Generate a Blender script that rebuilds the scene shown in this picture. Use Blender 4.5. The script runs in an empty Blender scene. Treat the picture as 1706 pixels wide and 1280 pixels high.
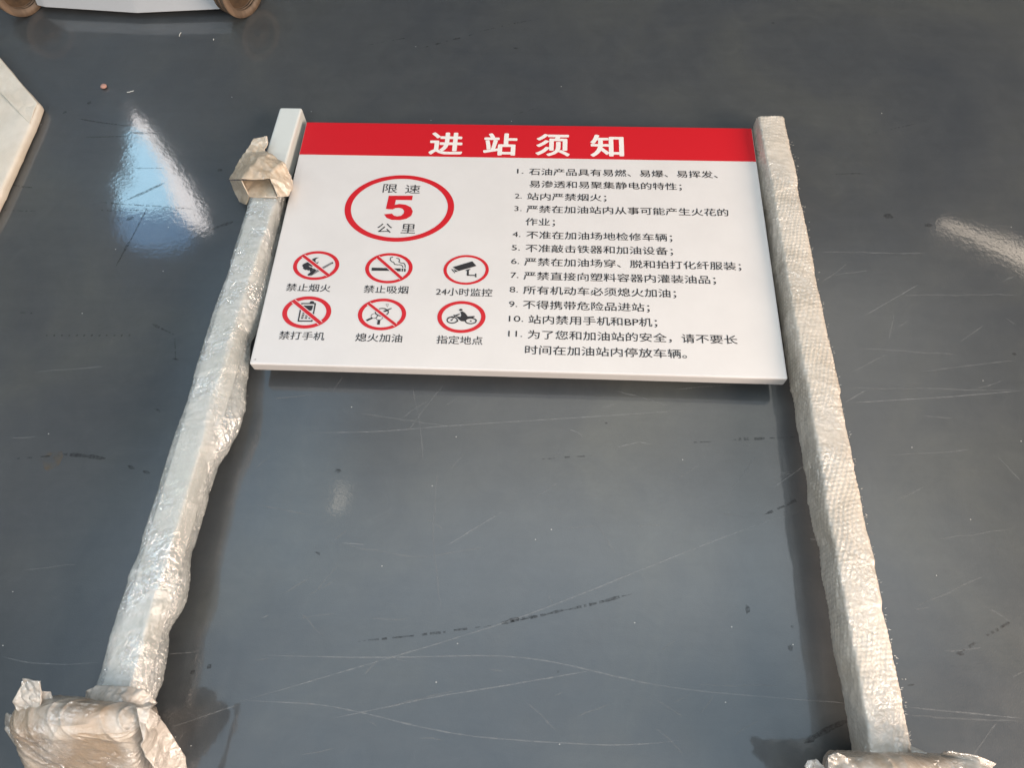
import bpy, bmesh, math, random
import numpy as np
from mathutils import Matrix, Vector
random.seed(7)
rng = np.random.default_rng(11)
S = bpy.context.scene
COL = S.collection

# ------------------------------------------------------------------ camera
CAM_LOC = np.array([0.44085, -0.436943, 1.004973])
CAM_ROT = np.array([[0.998710107, -0.029128337, 0.041589203],
                    [0.043394344, 0.914939816, -0.401250625],
                    [-0.026363854, 0.402537791, 0.915023646]])
FPX = 1180.0
cam_d = bpy.data.cameras.new('camera')
cam = bpy.data.objects.new('camera', cam_d); COL.objects.link(cam)
cam_d.sensor_width = 36.0
cam_d.lens = FPX / 1706 * 36.0
cam_d.clip_start = 0.02; cam_d.clip_end = 100
mw = Matrix([list(map(float, r)) for r in CAM_ROT]).to_4x4()
mw.translation = Vector(CAM_LOC.tolist())
cam.matrix_world = mw
S.camera = cam

# ------------------------------------------------------------------ light
w = bpy.data.worlds.new('World'); S.world = w; w.use_nodes = True
bg = w.node_tree.nodes['Background']
bg.inputs[0].default_value = (0.92, 0.95, 1.0, 1); bg.inputs[1].default_value = 0.08
S.view_settings.view_transform = 'Standard'; S.view_settings.look = 'None'
S.view_settings.exposure = 0; S.view_settings.gamma = 1

def area(name, loc, target, sx, sy, power, col, spread=180, soft=0):
    l = bpy.data.lights.new(name, 'AREA'); l.shape = 'RECTANGLE'; l.size = sx; l.size_y = sy
    l.energy = power; l.color = col; l.spread = math.radians(spread)
    o = bpy.data.objects.new(name, l); COL.objects.link(o)
    o.location = loc
    d = Vector(target) - Vector(loc)
    o.rotation_euler = d.to_track_quat('-Z', 'Y').to_euler()
    if soft:      # a diffuser that fades towards the rim of the lamp
        l.use_nodes = True; t = l.node_tree; em = t.nodes['Emission']; g = t.nodes.new('ShaderNodeNewGeometry')
        sp = t.nodes.new('ShaderNodeSeparateXYZ'); t.links.new(g.outputs['Parametric'], sp.inputs[0]); last = None
        for k in (0, 1):
            pr = t.nodes.new('ShaderNodeMath'); pr.operation = 'PINGPONG'; pr.inputs[1].default_value = .5; t.links.new(sp.outputs[k], pr.inputs[0])
            mr = t.nodes.new('ShaderNodeMapRange'); mr.interpolation_type = 'SMOOTHSTEP'
            mr.inputs['From Min'].default_value = 0; mr.inputs['From Max'].default_value = soft; mr.inputs['To Min'].default_value = 0; mr.inputs['To Max'].default_value = 1
            t.links.new(pr.outputs[0], mr.inputs['Value'])
            if last:
                m = t.nodes.new('ShaderNodeMath'); m.operation = 'MULTIPLY'; t.links.new(last, m.inputs[0]); t.links.new(mr.outputs[0], m.inputs[1]); last = m.outputs[0]
            else: last = mr.outputs[0]
        t.links.new(last, em.inputs['Strength'])
    return o
# power of an area lamp with radiance L: L * pi * area
def roof(name, x0, x1, y0, y1, L, col, h=5.0, soft=.22):
    cx, cy = (x0+x1)/2, (y0+y1)/2; sx, sy = x1-x0, y1-y0
    return area(name, (cx, cy, h), (cx, cy, 0), sx, sy, L*math.pi*sx*sy, col, soft=soft)
roof('roof_light', -4.6, 4.9, -3.4, 1.9, 1.72, (0.62, 0.82, 1.0), 5.0, .30)
roof('roof_light', -2.2, 5.4, -.6, 4.4, 1.5, (1.0, 0.99, 0.92), 5.1, .32)
roof('roof_light', -3.4, -.9, -.2, 4.6, 1.3, (0.42, 0.72, 1.0), 5.2, .4)
area('door_light', (4.0, -1.7, 1.9), (0.2, 0.0, 0.0), 2.4, 1.8, 24*math.pi*4.32, (1.0, 0.79, 0.64))
area('left_fill_light', (-1.9, -2.6, 1.9), (0.2, 0.0, 0.0), 1.3, 1.1, 4.2*math.pi*1.43, (0.96, 0.97, 1.0))  # unseen fill lamp, added to brighten the panel towards its lower left
area('glint_lamp', (-1.2, -3.4, 4.4), (0.1, 0.0, 0.0), .45, .45, 220*math.pi*.09, (1.0, 0.97, 0.9))  # small unseen lamps, added outside the floor's reflections to make the film glint
area('glint_lamp', (1.8, -3.6, 4.4), (0.1, 0.0, 0.0), .45, .45, 170*math.pi*.09, (1.0, 0.95, 0.86))
area('glint_lamp', (-5.4, 1.0, 3.6), (0.1, 0.0, 0.0), .45, .45, 150*math.pi*.09, (0.9, 0.97, 1.0))

# ------------------------------------------------------------------ helpers
def unp(px, py, z):
    """a measured point of the place: ray of the measurement met with the level z (floor frame)"""
    d = CAM_ROT @ np.array([px - 853.0, 640.0 - py, -FPX])
    return CAM_LOC + d * ((z - CAM_LOC[2]) / d[2])
# the sign lies tilted: its head on the floor, its feet propped by the base plates
TH = math.radians(-2.6); PIV = np.array([0, 0.52, 0.0])
RX = np.array([[1, 0, 0], [0, math.cos(TH), -math.sin(TH)], [0, math.sin(TH), math.cos(TH)]])
A_CAM = RX.T @ (CAM_LOC - PIV) + PIV
A_ROT = RX.T @ CAM_ROT
def una(px, py, z):
    d = A_ROT @ np.array([px - 853.0, 640.0 - py, -FPX])
    return A_CAM + d * ((z - A_CAM[2]) / d[2])
def lin(c):
    return tuple(((v/255)/12.92 if v/255 <= .04045 else ((v/255+.055)/1.055)**2.4) for v in c) + (1,)

def vnoise(x, y, seed=0, octaves=1):
    """smooth 2-D value noise on numpy arrays, about -1..1"""
    r = np.random.default_rng(seed); out = 0; amp = 1; tot = 0
    for _ in range(octaves):
        g = r.uniform(-1, 1, (128, 128))
        xi = np.floor(x).astype(int); yi = np.floor(y).astype(int)
        fx = x - xi; fy = y - yi; fx = fx*fx*(3-2*fx); fy = fy*fy*(3-2*fy)
        a = g[xi % 128, yi % 128]; b = g[(xi+1) % 128, yi % 128]
        c = g[xi % 128, (yi+1) % 128]; d = g[(xi+1) % 128, (yi+1) % 128]
        out = out + amp*((a*(1-fx)+b*fx)*(1-fy) + (c*(1-fx)+d*fx)*fy)
        tot += amp; amp *= .5; x = x*2.03+17.3; y = y*2.03+5.1
    return out/tot
def vnoise3(p, scale, seed=0, octaves=2):
    q = p*scale
    return (vnoise(q[:, 0]+.37*q[:, 2], q[:, 1]+13.1, seed, octaves) +
            vnoise(q[:, 1]+.51*q[:, 0], q[:, 2]+3.7, seed+1, octaves) +
            vnoise(q[:, 2]+.43*q[:, 1], q[:, 0]+8.9, seed+2, octaves))/1.8

def link(name, me, mats, parent=None, smooth=False, kind=None, label=None):
    o = bpy.data.objects.new(name, me); COL.objects.link(o)
    for m in (mats if isinstance(mats, (list, tuple)) else [mats]): me.materials.append(m)
    if smooth:
        me.polygons.foreach_set('use_smooth', [True]*len(me.polygons))
    if parent is not None: o.parent = parent
    if kind: o['kind'] = kind
    if label: o['label'] = label
    return o
def tag(o, label=None, cat=None, group=None, kind=None):
    for k, v in (('label', label), ('category', cat), ('group', group), ('kind', kind)):
        if v: o[k] = v
    return o
def empty(name, loc=(0, 0, 0), rot=(0, 0, 0)):
    o = bpy.data.objects.new(name, None); COL.objects.link(o)
    o.location = loc; o.rotation_euler = rot; o.empty_display_size = .05
    return o
def mesh_np(name, v, f):
    me = bpy.data.meshes.new(name)
    me.from_pydata([tuple(map(float, p)) for p in v], [], [tuple(map(int, q)) for q in f]); me.update()
    return me
def grid_faces(nu, nv, wrap_u=False):
    i = np.arange(nv-1)[:, None]; j = np.arange(nu if wrap_u else nu-1)[None, :]
    a = i*nu + j; b = i*nu + (j+1) % nu; c = (i+1)*nu + (j+1) % nu; d = (i+1)*nu + j
    return np.stack([a, b, c, d], -1).reshape(-1, 4)
def grid_mesh(name, V, nu, nv, wrap_u=False, extra=()):
    f = grid_faces(nu, nv, wrap_u)
    me = bpy.data.meshes.new(name); n = len(f)
    me.vertices.add(len(V)); me.vertices.foreach_set('co', np.asarray(V, np.float32).ravel())
    ne = sum(len(e) for e in extra)
    me.loops.add(n*4+ne); me.polygons.add(n+len(extra))
    lv = np.concatenate([f.ravel()] + [np.array(e) for e in extra]).astype(np.int32)
    me.loops.foreach_set('vertex_index', lv)
    starts = list(range(0, n*4, 4)); k = n*4
    for e in extra: starts.append(k); k += len(e)
    me.polygons.foreach_set('loop_start', np.array(starts, np.int32))
    me.update(calc_edges=True); me.validate()
    return me
def rbox(name, lo, hi, bev, seg=2):
    bm = bmesh.new(); bmesh.ops.create_cube(bm, size=1)
    lo = Vector(lo); hi = Vector(hi)
    for v in bm.verts: v.co = Vector([lo[i] + (v.co[i]+.5)*(hi[i]-lo[i]) for i in range(3)])
    if bev: bmesh.ops.bevel(bm, geom=bm.edges[:], offset=bev, segments=seg, profile=.5, affect='EDGES')
    me = bpy.data.meshes.new(name); bm.to_mesh(me); bm.free(); return me

# ------------------------------------------------------------------ materials
class NT:
    def __init__(s, name):
        s.m = bpy.data.materials.new(name); s.m.use_nodes = True
        s.t = s.m.node_tree; s.b = s.t.nodes['Principled BSDF']; s.out = s.t.nodes['Material Output']
    def n(s, typ, **kw):
        x = s.t.nodes.new('ShaderNode'+typ)
        for k, v in kw.items():
            if k.startswith('i_'):
                key = k[2:].replace('_', ' ')
                x.inputs[int(key) if key.isdigit() else key].default_value = v
            else: setattr(x, k, v)
        return x
    def l(s, a, b): s.t.links.new(a, b)
    def set(s, **kw):
        for k, v in kw.items(): s.b.inputs[k.replace('_', ' ')].default_value = v
    def coord(s): return s.n('TexCoord').outputs['Object']
    def noise(s, scale, detail=3, rough=.55, vec=None, dist=0):
        x = s.n('TexNoise'); x.inputs['Scale'].default_value = scale; x.inputs['Detail'].default_value = detail
        x.inputs['Roughness'].default_value = rough; x.inputs['Distortion'].default_value = dist
        s.l(vec or s.coord(), x.inputs['Vector']); return x.outputs['Fac']
    def ramp(s, fac, stops, interp='LINEAR'):
        r = s.n('ValToRGB'); e = r.color_ramp.elements; r.color_ramp.interpolation = interp
        while len(e) < len(stops): e.new(.5)
        for q, (p, c) in zip(e, stops): q.position = p; q.color = c if len(c) == 4 else (*c, 1)
        s.l(fac, r.inputs[0]); return r.outputs[0]
    def bump(s, h, strength, dist=.001, normal=None):
        b = s.n('Bump'); b.inputs['Strength'].default_value = strength; b.inputs['Distance'].default_value = dist
        s.l(h, b.inputs['Height'])
        if normal: s.l(normal, b.inputs['Normal'])
        return b.outputs['Normal']
    def mapping(s, scale, rot=(0, 0, 0)):
        m = s.n('Mapping'); m.inputs['Scale'].default_value = scale; m.inputs['Rotation'].default_value = rot
        s.l(s.coord(), m.inputs['Vector']); return m.outputs[0]

def mat_floor():
    s = NT('grey floor coating')
    base = s.noise(2.6, 6, .62, dist=.6)
    c = s.ramp(base, [(.30, (.038, .043, .049)), (.5, (.048, .052, .055)), (.72, (.064, .067, .063))])
    streak = s.noise(6, 6, .7, s.mapping((1.2, 9, 1), (0, 0, .12)))
    mx = s.n('Mix', data_type='RGBA', blend_type='MULTIPLY'); mx.inputs[0].default_value = .22
    s.l(c, mx.inputs[6]); s.l(s.ramp(streak, [(.3, (.78, .78, .78)), (.75, (1.3, 1.3, 1.3))]), mx.inputs[7])
    s.l(mx.outputs[2], s.b.inputs['Base Color'])
    cl = s.noise(19, 8, .78, dist=1.2)
    mx2 = s.n('Mix', data_type='RGBA', blend_type='MULTIPLY'); mx2.inputs[0].default_value = .7
    s.l(mx.outputs[2], mx2.inputs[6]); s.l(s.ramp(cl, [(.35, (.86, .87, .88)), (.62, (1.05, 1.05, 1.04)), (.78, (1.4, 1.38, 1.33))]), mx2.inputs[7])
    s.l(mx2.outputs[2], s.b.inputs['Base Color'])
    dust = s.ramp(s.noise(14, 8, .75), [(.35, (.30, .30, .30)), (.75, (.48, .48, .48))])
    s.l(dust, s.b.inputs['Roughness'])
    s.set(IOR=1.5, Specular_IOR_Level=.35, Coat_Weight=1.0, Coat_Roughness=.055, Coat_IOR=1.5)
    s.l(s.ramp(s.noise(7, 6, .7), [(.35, (.045,)*3), (.7, (.085,)*3)]), s.b.inputs['Coat Roughness'])
    hs = s.noise(150, 3, .55); big = s.noise(9, 2, .5)
    n1 = s.bump(hs, .075, .0008); n2 = s.bump(big, .06, .006, n1)
    s.l(n2, s.b.inputs['Coat Normal'])
    s.l(s.bump(s.noise(500, 3), .2, .001), s.b.inputs['Normal'])
    return s.m
def mat_mark():
    s = NT('black rubber scuff'); s.set(Base_Color=(.008, .008, .009, 1), Roughness=.6)
    a = s.ramp(s.noise(220, 4, .8), [(.36, (.04, .04, .04)), (.70, (.62, .62, .62))]); s.l(a, s.b.inputs['Alpha']); return s.m
def mat_scratch(name, col, lo, hi):
    s = NT(name); s.set(Base_Color=col, Roughness=.6)
    a = s.ramp(s.noise(160, 5, .8), [(.35, (lo, lo, lo)), (.68, (hi, hi, hi))]); s.l(a, s.b.inputs['Alpha']); return s.m
def mat_paint(name, col, rough=.35, coat=.3, dirt=.06):
    s = NT(name)
    n = s.noise(12, 5, .65)
    c0 = tuple(v*(1-dirt) for v in col[:3]); s.l(s.ramp(n, [(.3, c0), (.7, col[:3])]), s.b.inputs['Base Color'])
    s.set(Roughness=rough, Coat_Weight=coat, Coat_Roughness=.15)
    s.l(s.bump(s.noise(400, 2), .05, .001), s.b.inputs['Normal']); return s.m
def mat_wrap(name, c0, c1, alpha, coat=1.0, rough=.3, glint=1.0):
    s = NT(name)
    n = s.noise(11, 5, .6, dist=.5)
    s.l(s.ramp(n, [(.36, c0), (.60, c1)]), s.b.inputs['Base Color'])
    s.set(Roughness=rough, Coat_Weight=coat, Coat_Roughness=.09, Coat_IOR=1.75)
    a = s.ramp(s.noise(16, 4, .6), [(.3, (alpha-.15,)*3), (.7, (min(alpha+.12, 1),)*3)]); s.l(a, s.b.inputs['Alpha'])
    n1 = s.bump(s.noise(90, 5, .7, dist=1.5), .2, .002)
    s.l(n1, s.b.inputs['Normal'])
    n2 = s.bump(s.noise(60, 4, .65, s.mapping((1, .45, 1)), dist=2.0), .9, .007, n1)
    vo = s.noise(190, 2, .5)
    mk = s.ramp(s.noise(17, 3, .6), [(.44, (.08, .08, .08)), (.62, (1, 1, 1))])
    ml = s.n('Math', operation='MULTIPLY'); s.l(vo, ml.inputs[0]); s.l(mk, ml.inputs[1])
    s.l(n2, s.b.inputs['Coat Normal'])
    # the film's own sheen: crinkles throw small glints of the lamps
    gl = s.n('BsdfGlossy'); gl.inputs['Roughness'].default_value = .16; gl.inputs['Color'].default_value = (1, 1, 1, 1)
    s.l(s.bump(vo, 1.0, .0032, s.bump(s.noise(75, 3, .6, dist=1.0), 1.0, .006)), gl.inputs['Normal'])
    mr = s.n('MapRange'); mr.inputs['To Min'].default_value = .02; mr.inputs['To Max'].default_value = .24*glint; s.l(mk, mr.inputs['Value'])
    mx = s.n('MixShader'); s.l(mr.outputs[0], mx.inputs[0]); s.l(s.b.outputs[0], mx.inputs[1]); s.l(gl.outputs[0], mx.inputs[2])
    s.l(mx.outputs[0], s.out.inputs['Surface'])
    return s.m
def mat_flat(name, col, rough=.45):
    s = NT(name); s.set(Base_Color=col if len(col) == 4 else (*col, 1), Roughness=rough); return s.m
def mat_emit(name, col, strength):
    s = NT(name); s.set(Base_Color=(.02, .02, .02, 1), Emission_Color=(*col, 1), Emission_Strength=strength); return s.m

M_floor = mat_floor(); M_mark = mat_mark()
M_scr = mat_scratch('pale scratch', (.40, .41, .41, 1), .02, .34)
M_scrf = mat_scratch('faint scratch', (.25, .26, .26, 1), .0, .36)
M_white = mat_paint('white powder coat', (.60, .575, .555), .3, .6)
M_post = mat_paint('off white powder coat', (.55, .57, .545), .5, .1)
M_red = mat_flat('red vinyl', lin((184, 18, 30)), .35)
M_black = mat_flat('black print', (.018, .016, .018, 1), .4)
M_grey = mat_flat('grey print', (.16, .15, .15, 1), .4)
M_vinyl = mat_flat('white print', (.68, .64, .60, 1), .4)
M_wrapL = mat_wrap('clear bubble wrap', (.43, .455, .43), (.54, .555, .53), .50, 1.0, .3, 1.2)
M_wrapR = mat_wrap('milky bubble wrap', (.48, .42, .34), (.58, .52, .44), .90, .7, .4, .5)
M_foam = mat_wrap('crumpled foam sheet', (.46, .36, .25), (.62, .52, .40), .88, .7, .4, .6)
M_ear = mat_wrap('loose film end', (.46, .40, .33), (.62, .58, .52), .66, 1.0, .28, 1.1)
M_film = mat_wrap('stretch film over foam', (.40, .30, .205), (.59, .545, .48), .82, 1.0, .28, 1.15)

# ------------------------------------------------------------------ floor
fl = link('floor', mesh_np('floor', [(-8, -8, 0), (9, -8, 0), (9, 10, 0), (-8, 10, 0)], [(0, 1, 2, 3)]), M_floor, kind='structure')

def ribbon(pts, wpx, z, taper=True, jit=0, dash=None):
    """flat ribbon on the floor through measured points; returns verts, faces"""
    P = np.array([unp(x, y, z)[:2] for x, y in pts]); V = []; F = []
    seg = np.linalg.norm(np.diff(P, axis=0), axis=1); s = np.r_[0, np.cumsum(seg)]; L = s[-1]
    n = max(4, int(L/.0035)); t = np.linspace(0, L, n)
    x = np.interp(t, s, P[:, 0]); y = np.interp(t, s, P[:, 1])
    if n > 16:
        r_ = n//7; k = np.hanning(2*r_+3)[1:-1]; k /= k.sum()
        ex = lambda a: np.r_[2*a[0]-a[r_:0:-1], a, 2*a[-1]-a[-2:-r_-2:-1]]
        x = np.convolve(ex(x), k, 'valid'); y = np.convolve(ex(y), k, 'valid')
    dx = np.gradient(x); dy = np.gradient(y); m = np.hypot(dx, dy)+1e-9
    nx, ny = -dy/m, dx/m
    o = vnoise(t*60+random.random()*50, t*0, int(random.random()*99))*jit
    x = x+nx*o; y = y+ny*o
    wd = wpx/1000/2*np.clip(1+.8*vnoise(t*110+pts[0][0], t*0+3.3, 5, 2), .15, 2)
    if taper: wd = wd*np.clip(np.minimum(t, L-t)/(L*.12+1e-6), .12, 1)
    for i in range(n):
        V += [(x[i]+nx[i]*wd[i], y[i]+ny[i]*wd[i], z), (x[i]-nx[i]*wd[i], y[i]-ny[i]*wd[i], z)]
        if i and (dash is None or random.random() < dash): F.append((2*i-2, 2*i-1, 2*i+1, 2*i))
    return V, F
def joined(name, items, mat, parent, **kw):
    V = []; F = []
    for v, f in items:
        b = len(V); V += list(v); F += [tuple(q+b for q in g) for g in f]
    return link(name, mesh_np(name, V, F), mat, parent, **kw)
scr = [[(400,1170),(646,1098),(848,1037),(931,1006),(1130,925),(1272,870),(1349,848)],
       [(425,1092),(619,1097),(865,1091),(982,1116),(1064,1139),(1163,1153),(1400,1172)],
       [(400,1168),(537,1173),(597,1186),(684,1209),(783,1229),(1000,1243),(1086,1242),(1157,1231)],
       [(548,1199),(728,1161),(865,1139),(996,1116)],
       [(504,721),(619,721),(728,711),(996,694),(1146,684)],
       [(742,911),(837,853)], [(1286,815),(1343,774)], [(1028,746),(1064,737),(1086,741)],
       [(0,1094),(47,1105),(105,1108),(164,1105)], [(277,1091),(328,1087)], [(281,1214),(352,1190),(399,1174)],
       [(1437,528),(1532,473)], [(1407,672),(1574,662),(1705,651)], [(1300,1164),(1407,1172)],
       [(1512,1179),(1706,1198)], [(1409,670),(1442,651)], [(570,905),(607,908)], [(435,1031),(448,1025)],
       [(948,715),(965,722),(973,730)], [(255,222),(268,217),(278,222)], [(330,740),(336,741)]]
scf = [[(1026,651),(1130,681)], [(1409,646),(1705,651)], [(1420,580),(1606,592)], [(1497,492),(1705,491)],
       [(1360,420),(1546,422)], [(1514,1194),(1598,1197),(1706,1204)], [(686,640),(700,700),(705,770)],
       [(740,640),(700,690),(680,720)], [(728,780),(720,900),(735,1020)], [(545,905),(700,930),(815,911)],
       [(600,690),(760,712)], [(1160,1142),(1300,1144)], [(1370,470),(1410,440)], [(1380,460),(1450,450)],
       [(1420,620),(1480,590)], [(1600,570),(1640,540)], [(890,829),(930,805)], [(1215,820),(1260,760)],
       [(430,842),(520,858)], [(500,1030),(560,1022)], [(640,1180),(760,1150)], [(1120,650),(1230,640)],
       [(60,620),(180,610)], [(40,950),(130,940)], [(20,730),(60,728)], [(1530,620),(1700,600)],
       [(1560,900),(1690,880)], [(1530,1010),(1640,960)], [(1480,760),(1620,750)], [(940,880),(1000,876)]]
for _ in range(70):
    cx, cy = random.uniform(420, 1700), random.uniform(430, 1270); a = random.gauss(0.15, .5); l = random.uniform(15, 70)
    scf.append([(cx, cy), (cx+l*math.cos(a)*.5, cy-l*math.sin(a)*.5+random.uniform(-2, 2)), (cx+l*math.cos(a), cy-l*math.sin(a))])
joined('pale_scratches', [ribbon(p, 1.25, .0004, jit=.0002) for p in scr], M_scr, fl, kind='stuff')
joined('faint_scratches', [ribbon(p, 1.6, .0003, jit=.001) for p in scf], M_scrf, fl, kind='stuff')
dk = [([(591,1070),(690,1060),(805,1045)], 2.2, .5), ([(805,1045),(892,1028),(1000,1004),(1053,990)], 3, .8),
      ([(845,1035),(870,1031),(895,1027)], 6, .8), ([(1272,859),(1310,842),(1349,823)], 4, .6),
      ([(1151,737),(1185,736)], 2, .6), ([(1222,733),(1278,730)], 3.5, .75), ([(1278,730),(1330,729)], 1.6, .8),
      ([(895,766),(987,759)], 2, .45), ([(1340,1239),(1371,1220),(1392,1210),(1414,1201)], 6, 1), ([(1600,1088),(1640,1062),(1690,1034)], 3, .45),
      ([(20,765),(100,759)], 2.4, .5), ([(104,757),(140,760),(176,764)], 5, .85), ([(213,776),(224,781)], 4.5, 1), ([(238,785),(250,789)], 4, 1),
      ([(256,682),(264,683),(267,688)], 3.5, 1), ([(253,540),(290,558)], 3, .9), ([(291,560),(292,600)], 1.2, .8), ([(287,597),(298,600)], 2, 1),
      ([(30,521),(55,522)], 2.5, .6), ([(130,197),(160,203),(217,210)], 2.5, .95), ([(140,228),(180,228),(217,226)], 1.6, .9),
      ([(217,220),(240,222),(262,221)], 3, 1), ([(218,280),(270,280)], 2, .9), ([(207,335),(240,320),(275,304)], 4.5, 1), ([(245,346),(228,380),(192,446)], 3.5, 1),
      ([(165,337),(240,342),(325,348)], 2, .75), ([(348,384),(366,377),(389,369)], 4.5, 1), ([(16,307),(40,311),(57,313)], 2.4, .9), ([(0,350),(60,352)], 1.5, .6),
      ([(705,79),(745,68),(790,56)], 3, .6), ([(800,52),(840,42),(900,30)], 2, .4), ([(1385,290),(1440,289)], 1.5, .9), ([(170,352),(290,347)], 2, .4),
      ([(610,75),(690,60)], 1.4, .4), ([(524,920),(531,922),(533,926)], 3, 1), ([(1243,1008),(1247,1015),(1244,1023)], 4.5, 1), ([(840,195),(900,178)], 1.2, .6),
      ([(1512,1143),(1524,1141)], 3, 1), ([(1440,225),(1530,205)], 1.4, .5), ([(316,1123),(325,1118)], 4, 1), ([(345,1115),(352,1108)], 3.5, 1)]
items = [ribbon(p, wd, .0005, jit=.0004, dash=d) for p, wd, d in dk]
def blob(px, py, rx, ry, ang=0, z=.0005):
    c = unp(px, py, z); V = [(c[0], c[1], z)]; n = 12
    for i in range(n):
        a = 2*math.pi*i/n; r = random.uniform(.65, 1.2)
        u, v = rx/1000*math.cos(a)*r, ry/1000*math.sin(a)*r
        V.append((c[0]+u*math.cos(ang)-v*math.sin(ang), c[1]+u*math.sin(ang)+v*math.cos(ang), z))
    return V, [(0, 1+i, 1+(i+1) % n) for i in range(n)]
for b in [(1480,360,9,5),(1547,375,7,4.5),(149,171,5,4),(108,187,4,3,.6),(367,283,6,3.5),(216,364,7,3.5,.5),(1317,1080,4,4),(563,785,5,3),
          (1288,38,3,2),(1010,705,2,1.5),(1320,1045,2,2),(505,610,2,2),(1600,1090,5,2.5),(930,1120,1.5,1.5),(1690,590,4,2),(860,80,5,2)]: items.append(blob(*b))
for i in range(12): items.append(blob(78+i*12.5, 559, 1.9, 1.9))
for i in range(14): items.append(blob(170+i*9.5, 350, 1.6, 1.4))
joined('scuff_marks', items, M_mark, fl, kind='stuff')
sp = [blob(random.uniform(0, 1706), random.uniform(0, 1280), .9, .7, z=.0006) for _ in range(60)]
joined('dust_specks', sp, mat_flat('pale dust', (.45, .45, .43), .8), fl, kind='stuff')
s = NT('tan stain'); s.set(Base_Color=(.16, .11, .05, 1), Roughness=.6)
s.l(s.ramp(s.noise(60, 4, .7), [(.4, (0, 0, 0)), (.75, (.45, .45, .45))]), s.b.inputs['Alpha'])
joined('tan_stain', [blob(86, 768, 19, 15)], s.m, fl)

# ------------------------------------------------------------------ skylight and added glowing shapes mirrored in the glossy floor
def refl(px, py, h):
    o = unp(px, py, 0); d = o - CAM_LOC; d[2] = -d[2]
    return o + d*(h/d[2])
def emitter(name, pts, h, mat):
    P = [refl(x, y, h) for x, y in pts]; c = sum(P)/len(P)
    V = [tuple(p) for p in P]; n = len(V)
    V += [(p[0], p[1], p[2]+.03) for p in P]
    F = [tuple(range(n)), tuple(range(2*n-1, n-1, -1))] + [(i, (i+1) % n, n+(i+1) % n, n+i) for i in range(n)]
    o = link(name, mesh_np(name, V, F), mat, kind='structure'); return o
emitter('skylight_glazing', [(223,188),(231,192),(252,222),(291,278),(322,322),(345,378),(310,378),(292,350),(280,320),(272,280),(247,235),(226,215)], 3.2, mat_emit('daylight white', (1, .94, .92), 13))
emitter('skylight_glazing', [(217,222),(226,217),(246,236),(270,282),(278,321),(290,350),(196,352),(198,304),(214,300)], 3.2, mat_emit('daylight cyan', (.46, .78, 1.0), 13))
emitter('skylight_glazing', [(196,353),(293,353),(318,380),(312,402),(270,414),(225,408),(203,396)], 3.2, mat_emit('daylight blue', (.26, .56, 1.0), 4))
emitter('glow_shape', [(1566,369),(1640,392),(1760,434),(1760,452),(1640,399)], 1.5, mat_emit('warm streak glow', (1, .84, .68), 10))  # unseen floating emitter, added so the floor mirrors a warm streak
emitter('glow_shape', [(566,805),(572,815),(572,832),(566,846),(553,849),(552,845),(560,836),(564,822)], 2.4, mat_emit('small crescent glow', (1, .95, .85), 6))  # unseen floating emitter, shaped to mirror as a small pale crescent

# ------------------------------------------------------------------ the sign
sign = empty('notice_sign', tuple(PIV), (TH, 0, 0))
tag(sign, 'white notice sign with red heading lying on the floor between two bubble-wrapped posts', 'sign')
def A(v): v = np.asarray(v, float).copy(); v[..., 0:3] -= PIV; return v
PT = .028; PH = .4984
panel = link('sign_panel', rbox('sign_panel', A([0, 0, .007]), A([.8, PH, PT]), .0028, 3), M_white, sign, smooth=False)
# measured print layout: a homography from the photograph's measurements to the sheet
def homog(src, dst):
    a = []
    for (x, y), (u, v) in zip(src, dst):
        a.append([x, y, 1, 0, 0, 0, -u*x, -u*y, -u]); a.append([0, 0, 0, x, y, 1, -v*x, -v*y, -v])
    return np.linalg.svd(np.array(a, float))[2][-1].reshape(3, 3)
HM = homog([(510, 203), (1253, 213), (1313, 632), (415, 606)], [(0, PH), (.8, PH), (.8, 0), (0, 0)])
def pp(x, y):
    v = HM @ np.array([x, y, 1.0]); return v[:2]/v[2]
def flat_polys(name, polys, mats, parent, dz=.0003, label=None):
    """polys: list of (points in sheet coords, material index, layer)"""
    bm = bmesh.new()
    for pts, mi, lay in polys:
        z = PT + dz + lay*.00012
        vs = [bm.verts.new(Vector(A([p[0], p[1], z]).tolist())) for p in pts]
        if len(vs) > 4:
            es = [bm.edges.new((vs[i], vs[(i+1) % len(vs)])) for i in range(len(vs))]
            r = bmesh.ops.triangle_fill(bm, edges=es, use_beauty=True)
            fs = [g for g in r['geom'] if isinstance(g, bmesh.types.BMFace)]
        else: fs = [bm.faces.new(vs)]
        for f in fs:
            f.material_index = mi
            f.normal_update()
            if f.normal.z < 0: f.normal_flip()
    me = bpy.data.meshes.new(name); bm.to_mesh(me); bm.free()
    return link(name, me, mats, parent, label=label)
# header band
vb = (pp(520, 257.5)[1] + pp(1200, 268.5)[1])/2
flat_polys('header_band', [([(.0015, vb), (.7985, vb), (.7985, PH-.0015), (.0015, PH-.0015)], 0, 0)], [M_red], panel)

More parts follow.
